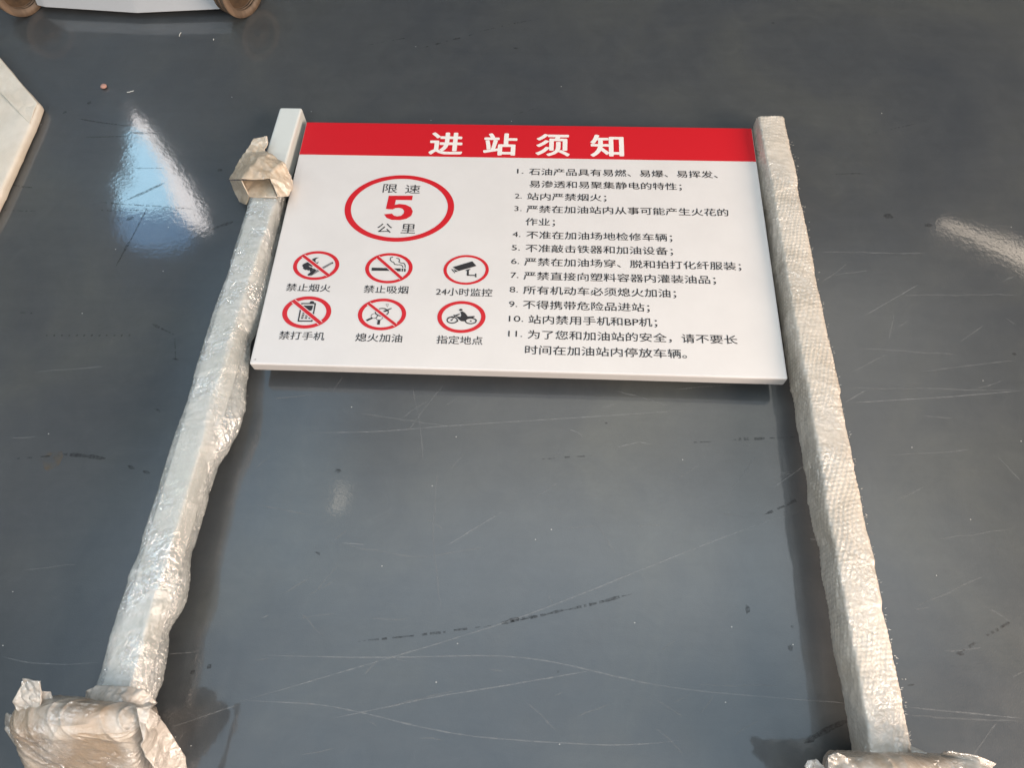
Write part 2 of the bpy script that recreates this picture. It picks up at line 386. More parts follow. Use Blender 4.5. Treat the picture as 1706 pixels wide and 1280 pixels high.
def text_mesh(body, off):
    c = bpy.data.curves.new('lettering', 'FONT'); c.body = body; c.size = 1; c.offset = off; c.resolution_u = 4
    o = bpy.data.objects.new('lettering', c); COL.objects.link(o)
    dg = bpy.context.evaluated_depsgraph_get()
    me = bpy.data.meshes.new_from_object(o.evaluated_get(dg))
    bpy.data.objects.remove(o); bpy.data.curves.remove(c); return me
def embolden(me, dx, dy, n=12):
    m = len(me.vertices); co = np.zeros(m*3); me.vertices.foreach_get('co', co); co = co.reshape(-1, 3)
    fs = [tuple(p.vertices) for p in me.polygons]; V = [co]; F = list(fs)
    for k in range(n):
        a = 2*math.pi*k/n; V.append(co + np.array([dx*math.cos(a), dy*math.sin(a), (k+1)*.00012])); F += [tuple(i+m*(k+1) for i in f) for f in fs]
    return mesh_np('lettering', np.vstack(V), F)
def text(name, body, x0, x1, y0, y1, parent, mat, off=0, label=None, lay=1, fity=False, shear=0, bold=None):
    """fit the lettering's width between sheet x0..x1; em box height between y0..y1 (fity: the glyph box itself)"""
    me = text_mesh(body, off)
    if bold: me = embolden(me, *bold)
    co = np.zeros(len(me.vertices)*3); me.vertices.foreach_get('co', co); co = co.reshape(-1, 3)
    a, b = co[:, 0].min(), co[:, 0].max()
    if fity: c, d = co[:, 1].min(), co[:, 1].max()
    else: c, d = -.08, .84
    X = x0 + (co[:, 0]-a)/(b-a)*(x1-x0); Y = y0 + (co[:, 1]-c)/(d-c)*(y1-y0)
    X = X + shear*(Y-(y0+y1)/2)
    V = A(np.stack([X, Y, PT+.0003+.00012*lay+co[:, 2]*.15], -1))
    me.vertices.foreach_set('co', V.ravel()); me.update()
    me.materials.clear()
    return link(name, me, mat, parent, label=label)
for ch, a, b in (('进', 715, 771), ('站', 805, 861), ('须', 892, 949), ('知', 983, 1039)):
    xm = (a+b)/2; yc = 240.5+(xm-743)*.0135
    x0 = pp(a, yc)[0]; x1 = pp(b, yc)[0]; y0 = pp(xm, yc+17.5)[1]; y1 = pp(xm, yc-19.5)[1]
    text('heading_character', ch, x0, x1, y0, y1, panel, M_vinyl, fity=True, bold=(.028, .020), label='white character %s in the red heading' % ch)
# rules
K = 3.5548
rules = [('1.', 75, 113, '石油产品具有易燃、易爆、易挥发、', 145, 1263, 95, 108), ('', 0, 0, '易渗透和易聚集静电的特性；', 147, 1050, 166, 181),
 ('2.', 62, 103, '站内严禁烟火；', 135, 604, 240, 247), ('3.', 58, 102, '严禁在加油站内从事可能产生火花的', 130, 1327, 315, 334),
 ('', 0, 0, '作业；', 125, 300, 389, 392), ('4.', 48, 95, '不准在加油场地检修车辆；', 130, 994, 470, 481),
 ('5.', 43, 92, '不准敲击铁器和加油设备；', 125, 998, 549, 561), ('6.', 40, 88, '严禁在加油场穿、脱和拍打化纤服装；', 118, 1402, 630, 650),
 ('7.', 36, 83, '严禁直接向塑料容器内灌装油品；', 113, 1252, 713, 731), ('8.', 31, 80, '所有机动车必须熄火加油；', 112, 1017, 798, 811),
 ('9.', 27, 76, '不得携带危险品进站；', 110, 860, 885, 894), ('10.', 26, 112, '站内禁用手机和BP机；', 143, 905, 972, 983),
 ('11.', 22, 106, '为了您和加油站的安全，请不要长', 138, 1380, 1063, 1084), ('', 0, 0, '时间在加油站内停放车辆。', 122, 1080, 1152, 1170)]
EM = .0142
for num, n0, n1, body, b0, b1, yl, yr in rules:
    pl = pp(840+b0/K, 260+yl/K); pr = pp(840+b1/K, 260+yr/K); yc = (pl[1]+pr[1])/2
    text('rule_text', body, pl[0], pr[0], yc-EM/2*1.08, yc+EM/2*1.08, panel, M_black, bold=(.006, .004, 4))
    if num:
        a = pp(840+n0/K, 260+(yl-2)/K); b = pp(840+n1/K, 260+(yl-2)/K); yn = yc + .0003
        text('rule_number', num, a[0], b[0], yn-.0052, yn+.0052, panel, M_black, off=.0, fity=True)
# captions
for body, a, b, y in (('禁止烟火', 477, 551, 479.5), ('禁止吸烟', 606, 680, 482.5), ('24小时监控', 726, 820, 487),
                      ('禁打手机', 465, 541, 559.5), ('熄火加油', 592, 670, 563), ('指定地点', 727, 804, 567)):
    p0 = pp(a, y); p1 = pp(b, y); yc = pp((a+b)/2, y)[1]
    text('caption_text', body, p0[0], p1[0], yc-.0072, yc+.0072, panel, M_black, bold=(.005, .003, 4))
for body, a, b, y in (('限', 638, 662, 314), ('速', 675, 700, 315), ('公', 628, 653, 380), ('里', 668, 692, 381)):
    p0 = pp(a, y); p1 = pp(b, y)
    text('limit_character', body, p0[0], p1[0], p0[1]-.0095, p0[1]+.0095, panel, M_black, off=.0, fity=True)
F5 = [(287,447),(418,447),(414,471),(326,470),(319,497),(345,492),(380,496),(408,510),(418,533),(410,556),(385,572),(350,580),(305,579),(276,569),(261,549),(304,545),(316,556),(334,560),(354,556),(368,545),(371,530),(362,518),(343,513),(322,515),(309,522),(271,519)]
flat_polys('limit_number', [([pp(560+x/3.281, 190+y/3.281) for x, y in F5], 0, 1)], [M_red], panel, label='large red figure 5')

def ell(cx, cy, rx, ry, n=64, a0=0, a1=2*math.pi):
    return [(cx+rx*math.cos(a0+(a1-a0)*i/n), cy+ry*math.sin(a0+(a1-a0)*i/n)) for i in range(n+(0 if abs(a1-a0-2*math.pi) < 1e-6 else 1))]
def ring_quads(cx, cy, rx, ry, k, mi, lay, n=64):
    o = ell(cx, cy, rx, ry, n); i_ = ell(cx, cy, rx*k, ry*k, n) if not isinstance(k, tuple) else ell(cx, cy, rx-k[0], ry-k[0], n)
    return [([o[j], o[(j+1) % n], i_[(j+1) % n], i_[j]], mi, lay) for j in range(n)]
def line_q(a, b, w_, mi, lay):
    a = np.array(a); b = np.array(b); d = b-a; d = d/(np.linalg.norm(d)+1e-12); nrm = np.array([-d[1], d[0]])*w_/2
    return [([a+nrm, a-nrm, b-nrm, b+nrm], mi, lay)]
def poly_line(pts, w_, mi, lay, close=False):
    r = []; P = list(pts)+([pts[0]] if close else [])
    for a, b in zip(P[:-1], P[1:]): r += line_q(a, b, w_, mi, lay)
    for a in P: r += [(ell(a[0], a[1], w_/2, w_/2, 8), mi, lay+.15)]
    return r
MM = [M_red, M_black, M_grey, M_white]
def ring_from(L, R, T, B):
    l, r, t, b = pp(*L), pp(*R), pp(*T), pp(*B)
    cx = (l[0]+r[0])/2; cy = (t[1]+b[1])/2; return cx, cy, (r[0]-l[0])/2, (t[1]-b[1])/2
cx, cy, rx, ry = ring_from((574, 347), (756, 348), (668, 292), (662, 403))
flat_polys('speed_limit_ring', ring_quads(cx, cy, rx, ry, .885, 0, 1, 96), MM, panel, label='large red ring around the number 5')
O2 = lambda x, y: pp(450+x/6.737, 400+y/6.737)
O3 = lambda x, y: pp(580+x/6.5615, 400+y/6.5615)
U2 = pp(500+1/6.737, 450)[0]-pp(500, 450)[0]; U3 = pp(700+1/6.56, 450)[0]-pp(700, 450)[0]
def circ(O, x, y, rx_, ry_, U, mi, lay, n=20):
    c = O(x, y); return [(ell(c[0], c[1], rx_*U, abs(O(x, y-ry_)[1]-c[1]), n), mi, lay)]
def cring(O, x, y, rx_, ry_, w_, U, mi, lay):
    c = O(x, y); ryy = abs(O(x, y-ry_)[1]-c[1]); n = 28
    o = ell(c[0], c[1], rx_*U, ryy, n); i_ = ell(c[0], c[1], rx_*U-w_*U, ryy-w_*U, n)
    return [([o[j], o[(j+1) % n], i_[(j+1) % n], i_[j]], mi, lay) for j in range(n)]
def icon(label, O, ext, k, shapes, slash=None, sw=.0050):
    x0, x1, y0, y1 = ext; xm, ym = (x0+x1)/2, (y0+y1)/2
    a, b, t, bb = O(x0, ym), O(x1, ym), O(xm, y0), O(xm, y1)
    cx, cy, rx, ry = (a[0]+b[0])/2, (t[1]+bb[1])/2, (b[0]-a[0])/2, (t[1]-bb[1])/2
    P = ring_quads(cx, cy, rx, ry, k, 0, 1, 64)
    P += shapes
    if slash:
        P += line_q(O(*slash[0]), O(*slash[1]), sw+.0022, 3, 3)
        P += line_q(O(*slash[0]), O(*slash[1]), sw, 0, 4)
    flat_polys('pictogram', P, MM, panel, label=label)
Q = lambda O, pts: [O(*p) for p in pts]
flame = [(552,197),(520,198),(478,212),(452,240),(405,255),(372,272),(358,290),(374,305),(368,318),(392,338),(412,335),(428,345),(442,338),(452,362),(470,345),(492,330),(500,318),(478,325),(472,308),(446,305),(432,290),(470,300),(492,285),(505,262),(520,270),(538,262),(545,240),(528,256),(512,250),(508,225),(525,208)]
sh = [(Q(O2, flame), 1, 2), (Q(O2, [(432,388),(690,250),(708,262),(470,398)]), 2, 2.2), (Q(O2, [(418,390),(500,325),(520,340),(470,398),(430,402)]), 1, 2.5), (Q(O2, [(690,250),(703,249),(710,262),(697,270)]), 1, 2.6)]
icon('red ring with a slash over a burning match', O2, (258, 775, 125, 450), .83, sh, ((372, 178), (652, 396)))
s1 = [(487,186),(464,196),(458,220),(478,238),(498,246),(505,266),(540,272),(575,272),(592,284),(598,302)]
s2 = [(528,200),(552,206),(562,222),(552,240),(575,252),(605,254),(622,272),(622,302)]
sh = [(Q(O3, [(258,303),(430,308),(450,338),(254,336)]), 1, 2), (Q(O3, [(500,312),(574,312),(572,344),(540,342)]), 1, 2), (Q(O3, [(584,313),(599,313),(597,345),(582,345)]), 1, 2), (Q(O3, [(610,314),(628,314),(626,346),(608,346)]), 1, 2)]
sh += poly_line(Q(O3, s1), .0013, 1, 2.5) + poly_line(Q(O3, s2), .0013, 1, 2.5)
icon('red ring with a slash over a lit cigarette', O3, (185, 703, 143, 475), .84, sh, ((322, 190), (582, 420)))
sh = [(Q(O3, [(1142,298),(1355,234),(1400,284),(1235,332),(1205,340)]), 1, 2), (Q(O3, [(1126,320),(1136,318),(1168,358),(1160,362)]), 1, 2), (Q(O3, [(1148,316),(1200,345),(1170,350)]), 1, 2),
      (Q(O3, [(1282,330),(1332,317),(1336,324),(1286,340)]), 1, 2), (Q(O3, [(1298,330),(1318,328),(1316,392),(1294,388)]), 1, 2.3), (Q(O3, [(1296,380),(1396,384),(1396,395),(1296,391)]), 1, 2.6), (Q(O3, [(1386,368),(1400,368),(1400,410),(1386,408)]), 1, 2.9)]
icon('red ring around a surveillance camera', O3, (1040, 1535, 165, 490), .86, sh)
sh = poly_line(Q(O2, [(356,714),(508,714),(470,912),(316,910)]), .0021, 1, 2, True)
sh += [(Q(O2, [(376,736),(482,736),(476,770),(462,794),(380,792),(362,776)]), 1, 2)] + circ(O2, 470, 702, 24, 16, U2, 1, 2.4)
for r in range(4):
    for c in range(3):
        x = 366-r*6+c*42; y = 816+r*19; sh.append((Q(O2, [(x, y), (x+26, y), (x+23, y+12), (x-3, y+12)]), 1, 2))
icon('red ring with a slash over a mobile phone', O2, (137, 685, 632, 995), .80, sh, ((262, 684), (566, 936)), .0058)
sh = cring(O3, 368, 790, 74, 46, 11, U3, 1, 2) + cring(O3, 285, 832, 36, 28, 5, U3, 1, 2.3) + cring(O3, 340, 852, 36, 26, 5, U3, 1, 2.5)
sh += line_q(O3(200, 882), O3(264, 853), .0030, 1, 2.8) + line_q(O3(328, 925), O3(338, 876), .0042, 1, 2.8) + line_q(O3(385, 782), O3(474, 748), .0016, 1, 2.7) + line_q(O3(395, 782), O3(440, 764), .0028, 1, 2.9)
sh += poly_line(Q(O3, [(412,702),(440,702),(428,733)]), .0006, 2, 2.8, True)
icon('red ring with a slash over a bunch of keys', O3, (105, 632, 640, 988), .825, sh, ((222, 696), (520, 930)), .0046)
sh = cring(O3, 1135, 877, 60, 38, 13, U3, 1, 2) + cring(O3, 1338, 886, 62, 36, 13, U3, 1, 2) + circ(O3, 1128, 878, 11, 7, U3, 1, 2) + circ(O3, 1338, 886, 11, 7, U3, 1, 2)
sh += circ(O3, 1230, 765, 18, 12, U3, 1, 2) + line_q(O3(1128, 878), O3(1165, 835), .0012, 1, 2.2)
sh += [(Q(O3, [(1224,786),(1250,782),(1278,800),(1306,838),(1378,832),(1384,842),(1362,850),(1396,866),(1410,884),(1396,888),(1368,858),(1340,848),(1300,862),(1282,888),(1236,890),(1210,872),(1188,846),(1150,830),(1148,818),(1172,822),(1198,812),(1222,806),(1212,820),(1180,834),(1226,842),(1234,822)]), 1, 2.6)]
sh += poly_line(Q(O3, [(1090,852),(1135,838),(1180,856),(1198,892)]), .0014, 1, 3)
icon('red ring around a motorcycle with its rider', O3, (972, 1500, 668, 1018), .815, sh)

# small dent marks at the lower left corner of the sheet
flat_polys('scuff', [([pp(415+i*8+random.uniform(-1, 1), 604-i*4+random.uniform(-1, 1)) + np.array(o) for o in ((0, 0), (.0035, .0006), (.004, .0022), (.001, .0012))], 2, 2) for i in (1,)], MM, panel)

# ------------------------------------------------------------------ posts and their wrapping
def arr(l): return np.array(l, float)
def edge(l, z):
    p = np.array([una(x, y, z) for x, y in l]); o = np.argsort(p[:, 1]); return p[o, 1], p[o, 0]
LL = [(412,339),(388,418),(377,458),(358,505),(347,540),(339,567),(321,628),(318,640),(309,672),(295,708),(281,750),(267,798),(235,895),(232,915),(214,958),(192,1024),(179,1067),(169,1110),(155,1149),(146,1175)]
LR = [(474,300),(436,400),(419,449),(403,501),(381,569),(365,632),(352,662),(337,736),(317,790),(286,903),(263,973),(243,1044),(224,1122),(210,1175)]
LS = [(484,312),(462,400),(451,449),(439,509),(424,552),(415,564),(413,591),(408,632),(406,673),(399,706),(378,747),(360,774),(345,817),(325,895),(314,923),(311,970),(302,1012),(276,1048),(274,1090),(265,1137),(247,1184)]
RS = [(1252,206),(1253,230),(1259,267),(1266,301),(1272,339),(1279,381),(1285,427),(1293,472),(1304,547),(1313,600),(1323,647),(1327,672),(1331,710),(1342,751),(1348,797),(1349,829),(1354,857),(1359,878),(1368,905),(1375,964),(1385,1008),(1390,1060),(1404,1135),(1412,1184),(1421,1228),(1424,1263)]
RR = [(1265,197),(1272,233),(1279,272),(1287,306),(1294,354),(1297,376),(1307,427),(1313,466),(1323,522),(1331,563),(1338,604),(1348,647),(1354,694),(1365,754),(1373,800),(1377,844),(1392,905),(1400,960),(1411,1015),(1421,1074),(1430,1115),(1438,1167),(1447,1211),(1452,1259)]
RL = [(1307,193),(1311,216),(1319,252),(1327,279),(1330,315),(1339,354),(1346,388),(1354,427),(1362,472),(1371,513),(1379,554),(1388,594),(1398,644),(1406,691),(1415,732),(1424,782),(1435,829),(1443,874),(1455,922),(1466,977),(1473,1022),(1483,1060),(1492,1108),(1502,1149),(1507,1184),(1517,1232),(1522,1263)]
def chaikin(P, it=2):
    for _ in range(it):
        Q1 = .78*P + .22*np.roll(P, -1, 0); Q2 = .22*P + .78*np.roll(P, -1, 0)
        P = np.stack([Q1, Q2], 1).reshape(-1, 2)
    return P
def wrap_tube(name, outer, ridge, inner, y0, y1, sgn, bub, mat, parent, seed, seams, zt=.047, N=128, step=.0016, cap=False, wrk=.0016):
    """outer/ridge: edges of the top face; inner: foot of the side towards the panel"""
    yo, xo = edge(outer, zt-.002); yr, xr = edge(ridge, zt); yi, xi = edge(inner, .012)
    ys = np.arange(y0, y1, step); rows = []; ss = []
    k = np.ones(9)/9
    def sm(y, x):
        v = np.interp(ys, y, x); p = np.r_[[v[0]]*4, v, [v[-1]]*4]; return np.convolve(p, k, 'valid')
    XO, XR, XI = sm(yo, xo), sm(yr, xr), sm(yi, xi)
    for q, y in enumerate(ys):
        a, b, c = XO[q], XR[q], XI[q]
        P = np.array([(c-sgn*.006, -.003), (c, .003), (c, .018), ((b+c)/2+sgn*.001, zt*.72), (b+sgn*.0012, zt-.0022), (b-sgn*.0016, zt), ((a+b)/2, zt+.0008), (a+sgn*.005, zt), (a, zt-.004), (a+sgn*.002, .012), (a+sgn*.005, -.002)])
        P = chaikin(P, 2)
        d = np.linalg.norm(np.diff(np.vstack([P, P[:1]]), axis=0), axis=1); s_ = np.r_[0, np.cumsum(d)]; L = s_[-1]
        t = np.linspace(0, L, N, endpoint=False)
        X = np.interp(t, s_, np.r_[P[:, 0], P[0, 0]]); Z = np.interp(t, s_, np.r_[P[:, 1], P[0, 1]])
        rows.append(np.stack([X, np.full(N, y), Z], -1)); ss.append(t)
    V = np.array(rows); Sg = np.array(ss); Y = V[:, :, 1]
    du = np.roll(V, -1, 1)-np.roll(V, 1, 1)
    nrm = np.stack([du[:, :, 2], 0*Y, -du[:, :, 0]], -1); nrm /= np.linalg.norm(nrm, axis=-1, keepdims=True)+1e-9
    c0 = V.mean(1, keepdims=True); fl_ = np.sign(((V-c0)*nrm).sum(-1).mean()); nrm *= fl_
    # hexagonal bubbles
    pitch = .0078 if sgn > 0 else .0068; sx = Sg + .25*Y + .004*vnoise(Sg*22, Y*18, seed+31, 2); sy = Y - .12*Sg + .004*vnoise(Sg*20+9, Y*15, seed+32, 2)
    rx_ = pitch; ry_ = pitch*math.sqrt(3)
    def cell(ox, oy):
        fx = ((sx-ox)/rx_); fy = ((sy-oy)/ry_); fx = (fx-np.round(fx))*rx_; fy = (fy-np.round(fy))*ry_
        return np.hypot(fx, fy)
    d = np.minimum(cell(0, 0), cell(rx_/2, ry_/2)); R = pitch*.46
    dome = np.sqrt(np.clip(1-(d/R)**2, 0, 1))
    gate = np.clip((.4 if sgn > 0 else .6)+1.8*vnoise(Sg*14, Y*12, seed, 2), .08, 1.2)
    disp = dome*bub*gate*(.35+.65*np.clip((.042-V[:, :, 2])/.006, 0, 1) if sgn > 0 else 1)
    side = np.clip((.042-V[:, :, 2])/.006, 0, 1)            # the top lies tight on the post, the sides hang loose
    disp += (.35+.65*side)*wrk*vnoise(Sg*28, Y*16, seed+1, 3) + (.5+.5*side)*.0009*vnoise(Sg*70+Y*60, Y*90-Sg*40, seed+4, 2)
    disp += side*.0012*np.abs(vnoise(Sg*40-Y*25, Y*10, seed+15, 2))
    disp += .0007*np.abs(vnoise(Sg*45+Y*130, Y*45, seed+9, 2))
    for sy_, sl, h in seams:
        q = Y + sl*(V[:, :, 0]-XR[:, None]) - sy_ + .003*vnoise(Sg*60, Sg*0, seed+6)
        disp += h/(1+np.exp(-q/.0006))*np.exp(-np.clip(q, 0, 1)/.05)
    V = V + nrm*disp[..., None]
    n = len(ys); extra = []
    me = grid_mesh(name, A(V.reshape(-1, 3)), N, n, True, [list(range(N-1, -1, -1)), list(range((n-1)*N, n*N))])
    return link(name, me, mat, parent, smooth=True)

postL = link('post', rbox('post', A([0, 0, 0])*0 + A([0, -.47, .0]), A([.041, .521, .040]), .0035, 3), M_post, sign, label='left post with its bare white head above the wrapping')
# the left post is slightly splayed: set its mesh along the measured axis
def skew(me, x_top, x_bot, y_top=.517, y_bot=-.47, k=.9):
    for v in me.vertices:
        y = v.co.y + PIV[1]; t = (y-y_bot)/(y_top-y_bot); v.co.x = v.co.x*(k+(1-k)*min(1, max(0, (y-.25)/.07))) + x_bot + (x_top-x_bot)*t
    me.update()
xt = una(464, 186, .04)[0]; skew(postL.data, xt, -.0825)
postR = link('post', rbox('post', A([0, -.47, .002]), A([.040, .506, .0385]), .0035, 3), M_post, sign, label='right post covered in bubble wrap to its head')
skew(postR.data, .8115, .829)
wl = wrap_tube('bubble_wrap', LL, LR, LS, una(210, 1178, .045)[1], una(450, 316, .045)[1], 1, .0007, M_wrapL, postL, 3, [(.15, .5, .0009), (-.02, -.4, .0012), (-.22, .6, .001), (-.34, .3, .0012)], wrk=.0010)
wr = wrap_tube('bubble_wrap', RL, RR, RS, una(1480, 1268, .045)[1], una(1285, 195, .045)[1], -1, .0009, M_wrapR, postR, 21, [(.33, -.5, .001), (.2, .45, .001), (-.01, .5, .0016), (-.13, .3, .0012), (-.24, .7, .0014), (-.33, -.2, .001)])

# crumpled sheets: measured outline points with their own heights, subdivided and creased
def sheet(name, pts, faces, mat, parent, asm=True, thick=.0016, sub=5, amp=.003, sc=55, seed=1, label=None, smooth=True):
    f = una if asm else unp
    bm = bmesh.new(); vs = [bm.verts.new(Vector(f(x, y, z).tolist())) for x, y, z in pts]
    for g in faces: bm.faces.new([vs[i] for i in g])
    bmesh.ops.triangulate(bm, faces=bm.faces[:])
    for _ in range(sub): bmesh.ops.subdivide_edges(bm, edges=bm.edges[:], cuts=1, use_grid_fill=True, smooth=0)
    bmesh.ops.recalc_face_normals(bm, faces=bm.faces[:])
    for _ in range(10): bmesh.ops.smooth_vert(bm, verts=[v for v in bm.verts if not v.is_boundary], factor=.5, use_axis_x=True, use_axis_y=True, use_axis_z=True)
    P = np.array([v.co[:] for v in bm.verts])
    n1 = vnoise3(P, sc, seed, 3); n2 = vnoise3(P, sc*3.1, seed+7, 2)
    for v in bm.verts: v.normal_update()
    for v, a, b in zip(bm.verts, n1, n2):
        k = abs(a)**.7
        v.co += v.normal*amp*(k*2-1) + v.normal*amp*.35*b
    me = bpy.data.meshes.new(name); bm.to_mesh(me); bm.free()
    if asm:
        co = np.zeros(len(me.vertices)*3); me.vertices.foreach_get('co', co); me.vertices.foreach_set('co', (co.reshape(-1, 3)-PIV).ravel()); me.update()
    o = link(name, me, mat, parent, smooth=smooth, label=label)
    md = o.modifiers.new('thickness', 'SOLIDIFY'); md.thickness = thick; md.offset = -1
    return o
sheet('foam_collar', [(424,231,.052),(446,227,.062),(448,237,.056),(441,253,.052),(452,258,.064),(473,273,.066),(483,291,.052),(485,311,.02),
      (480,327,.046),(462,329,.056),(449,299,.068),(404,300,.072),(384,300,.030),(394,282,.045),(407,259,.056),(430,264,.074),(455,283,.072)],
      [(0,1,2,3,15,14),(3,4,16,15),(4,5,16),(5,6,16),(6,7,8,16),(8,9,10,16),(10,11,15,16),(11,12,13,15),(13,14,15)], M_foam, postL, label='torn beige foam collar where the wrapping ends', seed=4, sub=5, amp=.0026, sc=48)
sheet('foam_flap', [(384,300,.030),(404,300,.068),(398,318,.02),(416,327,.046),(411,341,.034),(401,336,.008),(391,318,.012)],
      [(0,1,2,6),(1,3,2),(2,3,4,5),(2,5,6)], M_foam, postL, seed=14, sub=4, amp=.001)
sheet('foam_lining', [(404,300,.0485),(449,299,.0500),(462,329,.0515),(414,327,.0495)], [(0,1,2,3)], M_foam, postL, seed=24, sub=5, amp=.0012)

def fold(P, a, f, seed):
    d = np.array([math.cos(a), .35, math.sin(a)]); e = np.array([-math.sin(a), .2, math.cos(a)])
    return (1-np.abs(vnoise(P@d*f, P@e*f*.13+3.1, seed, 2)))**5
def lump(name, lo, hi, mat, parent, r=.012, n=95, amp=.004, seed=1, dents=(), label=None):
    """a rounded box wrapped in creased film"""
    lo = np.array(lo, float); hi = np.array(hi, float); V = []; F = []
    bm = bmesh.new(); bmesh.ops.create_cube(bm, size=2)
    bmesh.ops.subdivide_edges(bm, edges=bm.edges[:], cuts=n, use_grid_fill=True)
    P = np.array([v.co[:] for v in bm.verts]); h = (hi-lo)/2; c = (hi+lo)/2
    q = P*h; inn = np.clip(q, -(h-r), (h-r)); d = q-inn; L = np.linalg.norm(d, axis=1, keepdims=True)
    nrm = np.where(L > 1e-6, d/np.maximum(L, 1e-6), 0); q = inn + nrm*r
    P2 = q + c
    k = np.abs(vnoise3(P2, 30, seed, 3))**.8
    st = np.abs(vnoise(P2[:, 0]*90+P2[:, 2]*35, P2[:, 2]*14+P2[:, 0]*8, seed+3, 2))
    g1 = np.clip(.5+1.5*vnoise3(P2, 14, seed+21, 1), 0, 1)
    a = amp*.9*vnoise3(P2, 11, seed, 2) + amp*.75*g1*fold(P2, .9, 75, seed+2) + amp*.6*(1-g1)*fold(P2, 2.3, 60, seed+3) + amp*.35*fold(P2, 1.5, 120, seed+4) + amp*.12*vnoise3(P2, 90, seed+5, 2)
    P2 = P2 + nrm*a[:, None]
    for f_ in dents: P2 = f_(P2)
    for v, p in zip(bm.verts, A(P2)): v.co = Vector(p.tolist())
    me = bpy.data.meshes.new(name); bm.to_mesh(me); bm.free()
    return link(name, me, mat, parent, smooth=True, label=label)
for side, x0, x1, ya, yb, seed in (('left', -.150, .000, -.512, -.470, 5), ('right', .762, .936, -.520, -.484, 31)):
    bp = link('base_plate', rbox('base_plate', A([x0+(.012 if side == 'left' else .062), (ya+yb)/2-.004, -.040]), A([x1-(.062 if side == 'left' else .012), (ya+yb)/2+.004, .088]), .001, 1), M_post, sign, label='square base plate at the foot of the %s post' % side)
    def lean(P, x0=x0, x1=x1):
        P = P.copy(); t = np.clip((.085-P[:, 2])/.15, 0, 1); fr = np.clip((yb-.008-P[:, 1])/.03, 0, 1)
        w_ = np.clip((P[:, 0]-x0)/(x1-x0), 0, 1) if x0 < .3 else np.clip((x1-P[:, 0])/(x1-x0), 0, 1)
        P[:, 0] -= (1 if x0 < .3 else -1)*w_*t*.045*(1-.6*fr)
        P[:, 1] -= fr*t*.115; P[:, 2] += .006*np.sin((P[:, 0]-x0)*38+seed)*np.clip(P[:, 2]/.08, 0, 1); return P
    lump('film_wrapping', [x0, ya, -.042], [x1, yb, .1], M_film, bp, seed=seed, r=.019, amp=.0034, dents=(lean,))
    if side == 'left':
        sheet('film_ear', [(22,1170,.1),(36,1132,.112),(66,1136,.115),(65,1172,.104),(50,1200,.098),(30,1190,.096)], [(0,1,2,3,4,5)], M_ear, bp, seed=8, amp=.003)
        sheet('film_ear', [(62,1178,.095),(66,1152,.095),(84,1153,.092),(92,1175,.09)], [(0,1,2,3)], M_ear, bp, seed=9, amp=.002)
        sheet('film_ear', [(142,1166,.058),(146,1150,.062),(160,1144,.062),(200,1148,.062),(240,1150,.058),(262,1172,.04),(240,1192,.07),(180,1180,.08)], [(0,1,2,3,4,5,6,7)], M_ear, postL, seed=12, amp=.003)
        sheet('film_skirt', [(228,1180,.10),(252,1178,.092),(276,1208,.060),(312,1264,.02),(316,1310,.0),(262,1300,.04),(240,1240,.09)], [(0,1,6),(1,2,6),(2,3,5,6),(3,4,5)], M_ear, bp, seed=18, amp=.004, sc=30)
        sheet('film_skirt', [(20,1200,.09),(8,1190,.085),(6,1215,.06),(40,1258,.03),(90,1300,.0),(130,1300,.05),(70,1250,.07)], [(0,1,2),(0,2,3,6),(3,4,5,6)], M_ear, bp, seed=28, amp=.003, sc=30)
    else:
        sheet('film_ear', [(1380,1262,.104),(1396,1256,.11),(1410,1264,.105),(1425,1266,.09),(1420,1290,.09),(1380,1290,.09)], [(0,1,2,3,4,5)], M_ear, bp, seed=8, amp=.002)
        sheet('film_ear', [(1342,1279,.06),(1348,1269,.062),(1362,1268,.062),(1376,1282,.06),(1360,1300,.05)], [(0,1,2,3,4)], M_ear, bp, seed=19, amp=.002)
        sheet('film_skirt', [(1517,1242,.055),(1565,1262,.07),(1580,1256,.10),(1630,1262,.10),(1660,1274,.09),(1640,1300,.08),(1520,1290,.07)], [(0,1,6),(1,2,3,5,6),(3,4,5)], M_ear, bp, seed=29, amp=.002, sc=30)
# loose fibres of torn film along the wrapped edge of the right post
fr = []
for (x, y) in RL[2:]:
    for _ in range(7):
        q = una(x+random.uniform(-4, 2), y+random.uniform(-18, 18), .045); a = random.uniform(-.6, .6); l = random.uniform(.001, .0035)
        q = q-PIV; e = q+np.array([l*math.cos(a), l*math.sin(a), random.uniform(-.001, .002)])
        fr.append(([tuple(q+np.array([0, .0005, 0])), tuple(q-np.array([0, .0005, 0])), tuple(e)], [(0, 1, 2)]))
joined('film_fibres', fr, M_wrapR, postR, kind='stuff')

